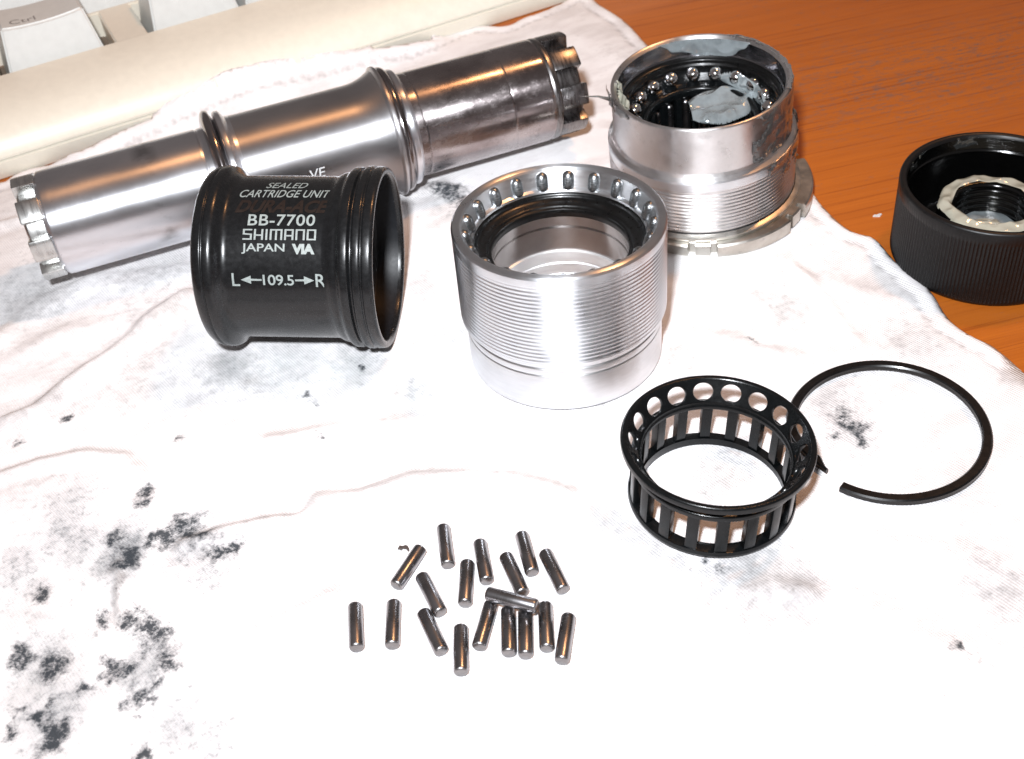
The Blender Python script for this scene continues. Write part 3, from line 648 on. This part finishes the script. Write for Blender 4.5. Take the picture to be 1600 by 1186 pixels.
for k in range(21):
    a_ = R(90 + 5 + k * 360 / 21)
    o = link('ball_pocket', pm, M['pocket'], fc); o.location = (1.52 * cos(a_), 1.52 * sin(a_), H - .235)
    o.rotation_euler = Vector((-.27 * cos(a_) * -1, -.27 * sin(a_) * -1, 1)).to_track_quat('Z', 'Y').to_euler()

# ------------------------------------------------------------------ grease patches
def patch(name, mapf, nu, nv, mask, thick, mat, parent, seed=0, ns=3.0):
    """mapf(u, v, h) -> point; u, v in 0..1; kept where mask > 0, thick there"""
    V, F, keep = [], [], []
    for j in range(nv + 1):
        for i in range(nu + 1):
            u, v_ = i / nu, j / nv; p0 = mapf(u, v_, 0)
            e = mask(u, v_) + .22 * noise.noise(Vector(p0) * ns + Vector((seed, 0, 0))) + .10 * noise.noise(Vector(p0) * ns * 3 + Vector((0, seed, 0)))
            q3 = Vector(p0) * 3.0 + Vector((0, 0, seed)); h = -.006 if e <= 0 else thick * math.sqrt(min(1, e * 2.2)) * (.62 + .55 * (1 - abs(noise.noise(q3)) * 3.2) * .6 + .5 * noise.noise(q3 * .6) + 0); h = h if e <= 0 else max(h, .012 * min(1, e * 6) - .004)
            V.append(mapf(u, v_, h)); keep.append(e > -.04)
    for j in range(nv):
        for i in range(nu):
            q_ = (j * (nu + 1) + i, j * (nu + 1) + i + 1, (j + 1) * (nu + 1) + i + 1, (j + 1) * (nu + 1) + i)
            if all(keep[x] for x in q_): F.append(q_)
    me = mesh(name, V, F); bm = bmesh.new(); bm.from_mesh(me)
    bmesh.ops.delete(bm, geom=[v_ for v_ in bm.verts if not v_.link_faces], context='VERTS'); bm.to_mesh(me); bm.free()
    return link(name, me, mat, parent, sharp=80)
def ell(u, v_, cu, cv, ru, rv): return 1 - ((u - cu) / ru) ** 2 - ((v_ - cv) / rv) ** 2
def wallmap(r0, a0, a1, z0, z1, sgn=-1):
    def f_(u, v_, h):
        a_ = R(a0 + (a1 - a0) * u); z = z0 + (z1 - z0) * v_; r_ = (r0(z) if callable(r0) else r0) + sgn * h
        return (r_ * cos(a_), r_ * sin(a_), z)
    return f_

# ------------------------------------------------------------------ back cup with balls, lock ring and grease
H2 = 2.65; nB = tilt_axis(-2.43, -2.36); rc2 = Vector((4.12, 19.836, H2))
bc = empty('greasy_cup', rc2 - nB * H2, 'greasy threaded bearing cup with steel balls and notched ring, standing near the bare table', 'bearing cup', axis=nB)
rr = 1.666
seg_part('rim', [(1.55, H2 - .06), (1.60, H2 - .01), (1.63, H2), (1.655, H2 - .01), (rr, H2 - .04), (rr, H2 - .95), (1.70, H2 - 1.02), (1.77, H2 - 1.07)], M['alu_greasy'], bc, .012, 160)
seg_part('shoulder', [(1.768, H2 - 1.068), (1.785, H2 - 1.10), (1.785, H2 - 1.26)], M['alu'], bc, .01, 128)
thread('thread', 1.785, .46, H2 - 1.255, .078, .020, M['alu_greasy'], bc, 180)
seg_part('skirt', [(1.785, .505), (1.78, .46), (1.74, .44), (1.74, .02), (1.4, 0), (1.4, .3)], M['alu_greasy'], bc, .01, 128)
seg_part('inner_wall', [(1.55, H2 - .06), (1.545, H2 - .38), (1.52, H2 - .40), (1.52, H2 - .42), (1.50, H2 - .43), (1.47, H2 - .60)], M['dark_inner'], bc, .01, 128)
seg_part('seal_ring', [(1.505, H2 - .40), (1.47, H2 - .44), (1.44, H2 - .45), (1.43, H2 - .52), (1.40, H2 - .55), (1.38, H2 - .80)], M['seal'], bc, .015, 128)
seg_part('ball_cage', [(1.40, H2 - .62), (1.34, H2 - .66), (1.24, H2 - .80), (1.12, H2 - .84), (1.08, H2 - .80), (1.02, H2 - .80), (.99, H2 - .84), (.985, H2 - .95), (1.02, H2 - 1.0)], M['cage'], bc, .02, 128)
seg_part('bore', [(1.12, H2 - .95), (1.12, .5)], M['dark_inner'], bc, .01, 96)
seg_part('floor_ring', [(1.12, .5), (1.12, .3), (.35, .28), (.33, .1)], M['dark_inner'], bc, .02, 96)
bmsh = None
for k in range(18):
    a_ = R(90 - 4 + 20 * k)
    if bmsh is None:
        bmsh = capsule('bearing_ball', .142, .284, 24, 8)
    o = link('bearing_ball', bmsh, M['ball'], bc); o.location = (1.25 * cos(a_), 1.25 * sin(a_), H2 - .645)
pinm = capsule('roller', .085, .8, 14, 3)
for k in range(18):
    a_ = R(90 + 6 + 20 * k); o = link('roller', pinm, M['pin'], bc); o.location = (1.035 * cos(a_), 1.035 * sin(a_), H2 - 1.42)
    o = link('cage_bar', sector('cage_bar', .94, 1.05, a_ + R(6.5), a_ + R(13.5), H2 - 1.85, H2 - .95, 1, 0), M['cage'], bc)
# notched flange
def flange(name, ri, ro, z0, z1, notches, parent, mat, off):
    N = 720; V, F = [], []
    for i in range(N):
        a_ = 360 * i / N; r_ = ro; zt = z1
        for (c, hw, rn) in notches:
            d = abs((a_ - c + 180) % 360 - 180)
            if d < hw: r_ = rn
        for (r1, z) in ((ri, z0), (r_ - .03, z0), (r_, z0 + .03), (r_, zt - .03), (r_ - .03, zt), (ri, zt)): V.append((r1 * cos(R(a_)), r1 * sin(R(a_)), z))
    for i in range(N):
        a, b = i * 6, ((i + 1) % N) * 6
        for k in range(6): F.append((a + k, b + k, b + (k + 1) % 6, a + (k + 1) % 6))
    me = mesh(name, V, F); bm = bmesh.new(); bm.from_mesh(me); bmesh.ops.recalc_face_normals(bm, faces=bm.faces); bm.to_mesh(me); bm.free()
    return link(name, me, mat, parent, loc=off, sharp=35)
nt = []
for k in range(6):
    c = 270 - 14 + 60 * k
    nt += [(c - 6, 1.8, 1.90), (c + 6, 1.8, 1.90), (c, 4.4, 1.99)]
flange('lock_ring', 1.76, 2.04, .02, .33, nt, bc, M['ring_steel'], Vector((.10, -.02, 0)))
seg_part('lock_ring_collar', [(1.79, .325), (1.90, .328), (1.90, .40), (1.80, .43)], M['ring_steel'], bc, .02, 128)
# grease
patch('grease', wallmap(1.545, 30, 112, H2 - .46, H2 - .02), 150, 44, lambda u, v_: 1.1 * sstep(0, .40, u - .20 * (1 - v_)) * (1 - sstep(.45, .98, u) * (1.25 - .5 * v_)) - .25 - .7 * max(0, .45 - v_) * sstep(.3, .6, u), .05, M['grease'], bc, 3, 2)
patch('grease', lambda u, v_, h: (-.12 + 1.35 * u, -.15 + 1.25 * v_, H2 - .90 + h - .12 * (1 - v_) + .06 * u), 110, 100, lambda u, v_: ell(u, v_, .45, .48, .52, .40), .16, M['grease'], bc, 11, 1.3)
patch('grease', wallmap(1.23, -20, 60, H2 - .84, H2 - .52, -1), 60, 16, lambda u, v_: ell(u, v_, .5, .5, .55, .6), .09, M['grease'], bc, 5, 3)
patch('grease', wallmap(rr, 168, 214, H2 - .34, H2 + .01, 1), 40, 22, lambda u, v_: ell(u, v_, .35, .75, .55, .55) - .15, .07, M['grease_clear'], bc, 7, 4)
patch('grease', wallmap(1.56, 165, 200, H2 - .30, H2 + .01, -1), 40, 22, lambda u, v_: ell(u, v_, .5, .8, .55, .7) - .1, .12, M['grease_cream'], bc, 8, 4)
patch('grease', wallmap(rr, 292, 372, H2 - .98, H2 + .0, 1), 90, 60, lambda u, v_: .20 - .5 * abs(u - .5) + .18 * noise.noise(Vector((u * 7, v_ * 5, 3))), .05, M['grease_clear'], bc, 9, 5)
patch('grease', wallmap(1.785, 300, 372, H2 - 1.7, H2 - 1.02, 1), 90, 40, lambda u, v_: .12 + .35 * (v_ - .5) - .4 * abs(u - .6), .06, M['grease_clear'], bc, 12, 5)
patch('grease', lambda u, v_, h: ((1.57 + .12 * v_) * cos(R(-28 + 90 * u)), (1.57 + .12 * v_) * sin(R(-28 + 90 * u)), H2 - .015 + h), 110, 6, lambda u, v_: .5 - abs(v_ - .5) * .9 - .15, .05, M['grease_clear'], bc, 13, 6)
# thin thread of grease pulled out to the left
def tube(name, pts, rads, mat, parent=None, n_=7):
    V, F = [], []
    for i, p in enumerate(pts):
        p = Vector(p); d = (Vector(pts[min(i + 1, len(pts) - 1)]) - Vector(pts[max(i - 1, 0)])).normalized(); a_ = d.cross(Vector((0, 0, 1))).normalized(); b_ = d.cross(a_)
        for k in range(n_): V.append(p + rads[i] * (a_ * cos(2 * pi * k / n_) + b_ * sin(2 * pi * k / n_)))
    for i in range(len(pts) - 1):
        for k in range(n_): F.append((i * n_ + k, i * n_ + (k + 1) % n_, (i + 1) * n_ + (k + 1) % n_, (i + 1) * n_ + k))
    F.append(tuple(range(n_))[::-1]); F.append(tuple(range((len(pts) - 1) * n_, len(pts) * n_)))
    return link(name, mesh(name, V, F), mat, parent, sharp=60)
tube('grease_strand', [(-1.62, -.10, H2 - .10), (-1.75, -.02, H2 - .09), (-1.9, .05, H2 - .06), (-2.1, .10, H2 - .05), (-2.25, .12, H2 - .04)], [.06, .035, .02, .011, .004], M['grease_clear'], bc)

# ------------------------------------------------------------------ ribbed bottle cap (upside down, greasy)
cp = empty('ribbed_cap', Vector((8.893, 17.263, ZT)), 'upturned black ribbed plastic cap with creamy grease inside, on the bare wood', 'cap')
HC = 1.42 - ZT
NR = 160
def ribf(r_, z, th):
    if r_ > 1.60 and .10 < z < HC - .22:
        e = min(1, (z - .10) / .05, (HC - .22 - z) / .05); return r_ - .02 * e * (.5 + .5 * cos(th * NR)) , z
    return r_, z
pz = [(1.3, 0), (1.58, 0), (1.62, .03), (1.642, .08)] + [(1.648, .12), (1.648, .17), (1.648, .8), (1.648, HC - .27), (1.648, HC - .24)] + [(1.65, HC - .20), (1.652, HC - .05), (1.64, HC - .015), (1.61, HC), (1.555, HC), (1.53, HC - .02), (1.51, HC - .07)]
link('wall', lathe('wall', pz, NR * 8, fn=ribf), M['cap'], cp, sharp=60)
seg_part('inner_wall', [(1.51, HC - .07), (1.50, HC - .3), (1.47, HC - .33), (1.49, HC - .38), (1.47, .34), (1.40, .22), (.95, .20)], M['cap_in'], cp, .03, 128)
HB = HC - .52
def thr2(r_, z, th):
    if r_ < .665 and .45 < z < HB - .06: return r_ - .035 * (.5 + .5 * cos(2 * pi * (z / .13 + th / (2 * pi)))), z
    return r_, z
bp = [(.98, .19), (.93, .6), (.90, HB - .04), (.86, HB), (.70, HB), (.66, HB - .04)] + [(.655, HB - .06 - i * .0216) for i in range(1, 24)] + [(.64, .42), (.40, .38), (.0001, .37)]
link('threaded_boss', lathe('threaded_boss', bp, 96, fn=thr2), M['cap_in'], cp, sharp=50)
def ringmap(rin, rout, z, dz=0):
    def f_(u, v_, h):
        a_ = 2 * pi * u; r_ = rin + (rout - rin) * v_ + .04 * noise.noise(Vector((cos(a_) * 2, sin(a_) * 2, 1))); return (r_ * cos(a_), r_ * sin(a_), z + h - dz * v_)
    return f_
patch('grease', ringmap(.67, .92, HB + .006, .035), 160, 14, lambda u, v_: 1.0 - 1.6 * abs(v_ - .46) + .3 * noise.noise(Vector((cos(2 * pi * u) * 1.5, sin(2 * pi * u) * 1.5, 5))), .075, M['grease_cream'], cp, 21, 1.5)
patch('grease', ringmap(.001, .62, .44), 80, 14, lambda u, v_: .8 - .6 * v_, .06, M['grease'], cp, 22, 2)
patch('grease', ringmap(.001, .34, .50), 60, 10, lambda u, v_: .9 - .85 * v_, .10, M['grease_cream'], cp, 23, 3)
patch('grease', wallmap(1.505, 20, 160, HC - .34, HC - .03, -1), 300, 40, lambda u, v_: -.03 - .15 * abs(v_ - .6), .014, M['grease_clear'], cp, 24, 4)
patch('grease', wallmap(1.48, 200, 260, .3, .75, -1), 50, 16, lambda u, v_: .05 - .3 * abs(v_ - .6), .04, M['grease_clear'], cp, 25, 5)

# ------------------------------------------------------------------ snap ring
rg = Vector((5.7255, 12.879, 0)); sn_n = tilt_axis(-.85, -.31)
def snap():
    N = 150; a0, a1 = R(-134), R(212); V, F = [], []
    for i in range(N + 1):
        a_ = a0 + (a1 - a0) * i / N; e = 1.0
        if i > N - 5: e = max(.15, (N - i) / 5)
        sh = .17 * sstep(N - 22, N, i); ri, ro = 1.545 - sh - .155 * (1 if i < N - 5 else .2 + .8 * e), 1.545 - sh
        zb = .045; zt = zb + .11
        b_ = .022
        for (r_, z) in ((ri + b_, zb), (ro - b_, zb), (ro, zb + b_), (ro, zt - b_), (ro - b_, zt), (ri + b_, zt), (ri, zt - b_), (ri, zb + b_)): V.append((r_ * cos(a_), r_ * sin(a_), z))
    for i in range(N):
        for k in range(8): F.append((i * 8 + k, i * 8 + (k + 1) % 8, (i + 1) * 8 + (k + 1) % 8, (i + 1) * 8 + k))
    F.append(tuple(range(8))[::-1]); F.append(tuple(N * 8 + k for k in range(8)))
    me = mesh('snap_ring', V, F); bm = bmesh.new(); bm.from_mesh(me); bmesh.ops.recalc_face_normals(bm, faces=bm.faces); bm.to_mesh(me); bm.free(); return me
o = link('snap_ring', snap(), M['snap'], sharp=30); o.location = rg
o.rotation_mode = 'QUATERNION'; o.rotation_quaternion = Vector((0, 0, 1)).rotation_difference(sn_n)
tag(o, 'thin black open snap ring lying flat on the rag', 'snap ring')

# ------------------------------------------------------------------ empty bearing cage
HG = 1.2; nG = tilt_axis(4.0, 1.0); rcg = Vector((2.857, 12.036, HG + .01))
cg = empty('bearing_cage', rcg - nG * HG, 'black plastic bearing cage with round holes and empty slots, beside the snap ring', 'bearing cage', axis=nG)
N = 18
def cone_sector():
    """one 20 degree panel of the funnel with a round hole"""
    r0, z0, r1, z1 = 1.13, HG - .36, 1.345, HG - .035
    K = 8; V, F = [], []          # square boundary with 4*K points, hole with 4*K points
    bnd = [(-1 + 2 * k / K, -1) for k in range(K)] + [(1, -1 + 2 * k / K) for k in range(K)] + [(1 - 2 * k / K, 1) for k in range(K)] + [(-1, 1 - 2 * k / K) for k in range(K)]
    def mp(x, y, dr):
        t_ = (y + 1) / 2; a_ = R(x * 10); r_ = r0 + (r1 - r0) * t_; z = z0 + (z1 - z0) * t_
        nx, nzz = -(z1 - z0), (r1 - r0); l_ = math.hypot(nx, nzz); r_ += dr * nx / l_; z += dr * nzz / l_
        return (r_ * cos(a_), r_ * sin(a_), z)
    n_ = len(bnd)
    for dr in (.035, -.035):
        for (x, y) in bnd: V.append(mp(x, y, dr))
        for rad in (.76, .72):
            for (x, y) in bnd:
                a_ = math.atan2(y, x); V.append(mp(rad * cos(a_) * 1.0, rad * sin(a_) * .98 + .02, dr * (1 if rad > .74 else .6)))
    o2 = 3 * n_
    for k in range(n_):
        k2 = (k + 1) % n_
        F.append((k, k2, n_ + k2, n_ + k)); F.append((n_ + k, n_ + k2, 2 * n_ + k2, 2 * n_ + k))
        F.append((o2 + k2, o2 + k, o2 + n_ + k, o2 + n_ + k2)); F.append((o2 + n_ + k2, o2 + n_ + k, o2 + 2 * n_ + k, o2 + 2 * n_ + k2))
        F.append((2 * n_ + k, 2 * n_ + k2, o2 + 2 * n_ + k2, o2 + 2 * n_ + k))
    me = mesh('holed_panel', V, F); bm = bmesh.new(); bm.from_mesh(me); bmesh.ops.recalc_face_normals(bm, faces=bm.faces); bm.to_mesh(me); bm.free(); return me
# the funnel is one moulding: join the 18 panels
base_me = cone_sector(); bm = bmesh.new()
for k in range(N):
    b2 = bmesh.new(); b2.from_mesh(base_me); b2.transform(Matrix.Rotation(R(90 - 2 + 20 * k), 4, 'Z')); tmp = bpy.data.meshes.new('t'); b2.to_mesh(tmp); b2.free(); bm.from_mesh(tmp); bpy.data.meshes.remove(tmp)
bmesh.ops.remove_doubles(bm, verts=bm.verts, dist=1e-4); bmesh.ops.recalc_face_normals(bm, faces=bm.faces)
me = bpy.data.meshes.new('funnel'); bm.to_mesh(me); bm.free(); link('funnel', me, M['cage'], cg, sharp=40)
seg_part('rim', [(1.325, HG - .08), (1.31, HG - .02), (1.335, HG + .005), (1.39, HG + .005), (1.412, HG - .02), (1.412, HG - .10), (1.375, HG - .13), (1.325, HG - .08)], M['cage'], cg, .008, 160)
seg_part('neck_ring', [(1.105, HG - .30), (1.10, HG - .34), (1.085, HG - .37), (1.085, HG - .42), (1.10, HG - .44), (1.23, HG - .44), (1.245, HG - .42), (1.245, HG - .36), (1.23, HG - .34), (1.18, HG - .33), (1.105, HG - .30)], M['cage'], cg, .01, 160)
seg_part('foot_ring', [(1.085, .15), (1.085, .02), (1.11, 0), (1.215, 0), (1.25, .03), (1.26, .07), (1.25, .13), (1.085, .125)], M['cage'], cg, .01, 160)
bar = sector('cage_bar', 1.105, 1.238, R(-4.2), R(4.2), 0.10, HG - .42, 3, .015)
for k in range(N):
    o = link('cage_bar', bar, M['cage'], cg); o.rotation_euler = (0, 0, R(90 + 4 + 10 + 20 * k))

# ------------------------------------------------------------------ bearing rollers
rp = .104; LP = .76
pp = [(1e-4, -LP / 2), (.072, -LP / 2), (.088, -LP / 2 + .008), (.099, -LP / 2 + .022), (rp, -LP / 2 + .042), (rp, LP / 2 - .042), (.099, LP / 2 - .022), (.088, LP / 2 - .008), (.072, LP / 2), (1e-4, LP / 2)]
pin_me = lathe('bearing_roller', pp, 28)
PINS = [(-1.271, 11.580, 93.4, 'roller at the top of the scatter, standing apart above the others, pointing away'),
        (-0.733, 11.202, 94.5, 'upright roller just right of the topmost one, tip against its shorter neighbour'),
        (-1.829, 11.269, 59.7, 'roller slanting up to the right, beside the tiny dark metal flake'),
        (-0.090, 11.255, 97, 'highest of the three rollers at upper right, between two slanted ones'),
        (0.271, 10.870, 104.7, 'slanted roller farthest right in the upper half, its lower end pointing right'),
        (-0.308, 10.898, 105.1, 'slanted reddish roller whose lower end meets the crosswise roller'),
        (-1.002, 10.847, 84.4, 'nearly upright roller in the centre of the scatter'),
        (-1.515, 10.721, 110.0, 'slanted roller left of centre, its lower end touching another slanted roller'),
        (-2.587, 10.315, 92.6, 'roller farthest left, alone on the white rag'),
        (-2.062, 10.285, 87.9, 'second roller from the left, upright and standing alone'),
        (-1.514, 10.071, 108.5, 'steeply slanted roller below its parallel twin, left of the lowest roller'),
        (-1.132, 9.720, 87.5, 'lowest roller of the scatter, nearest the bottom of the rag'),
        (-0.777, 10.075, 72.9, 'roller slanting up right to tuck beneath the left end of the crosswise one'),
        (-0.369, 10.294, 154.0, 'single roller lying crosswise on top of the others'),
        (-0.462, 9.930, 86.3, 'left roller of the touching pair beneath the crosswise one'),
        (-0.232, 9.862, 85.3, 'right roller of the touching pair beneath the crosswise one'),
        (0.059, 9.931, 86, 'upright roller just off the right end of the crosswise one'),
        (0.299, 9.699, 76.1, 'roller farthest right in the lower half, tilted slightly right')]
for i, (x, y, a_, lb) in enumerate(PINS):
    me = pin_me
    if i == 0: pass
    o = bpy.data.objects.new('bearing_roller', me); 
    if not me.materials:
        me.materials.append(M['pin']); me.materials.append(M['pin_end']); me.polygons.foreach_set('use_smooth', [True] * len(me.polygons)); me.set_sharp_from_angle(angle=R(50))
        for pl in me.polygons:
            if abs(pl.center.z) > LP / 2 - .02: pl.material_index = 1
    col.objects.link(o)
    d = Vector((cos(R(a_)), sin(R(a_)), 0)); z = rp - .005
    if i == 13: z = 3 * rp - .01
    o.location = (x, y, z); o.rotation_mode = 'QUATERNION'
    o.rotation_quaternion = d.to_track_quat('Z', 'Y') @ Matrix.Rotation(rng.random() * 6, 3, 'Z').to_quaternion()
    tag(o, 'dark steel ' + lb if not lb.startswith('single') else 'small dark steel roller lying crosswise on top of its neighbours', 'roller', 'small steel bearing rollers scattered on the rag')
# metal flake beside one roller, crumb on the wood
def flake(name, loc, pts, th, mat, label, cat):
    V = [(x, y, th * (.6 + .6 * abs(nz(x, y, 2, 30)))) for x, y in pts] + [(x, y, 0) for x, y in pts]; n_ = len(pts)
    F = [tuple(range(n_)), tuple(range(2 * n_ - 1, n_ - 1, -1))] + [(k, (k + 1) % n_, n_ + (k + 1) % n_, n_ + k) for k in range(n_)]
    o = link(name, mesh(name, V, F), mat, sharp=30); o.location = loc; return tag(o, label, cat)
p = at(632, 857)
flake('metal_flake', (p.x, p.y, -.01), [(-.10, .0), (-.07, .05), (-.02, .03), (.02, .045), (.055, .01), (.075, -.05), (.05, -.07), (.03, -.02), (-.02, .0), (-.05, -.03), (-.075, -.005)], .05, M['flake'], 'tiny curled dark metal flake beside a slanting roller', 'metal flake')
p = at(1371, 338, ZT)
flake('crumb', (p.x, p.y, ZT), [(-.09, .0), (-.05, .03), (.0, .02), (.05, .05), (.09, .02), (.04, -.03), (-.03, -.02)], .04, M['print_grey'], 'tiny pale crumb on the bare wood left of the black cap', 'crumb')
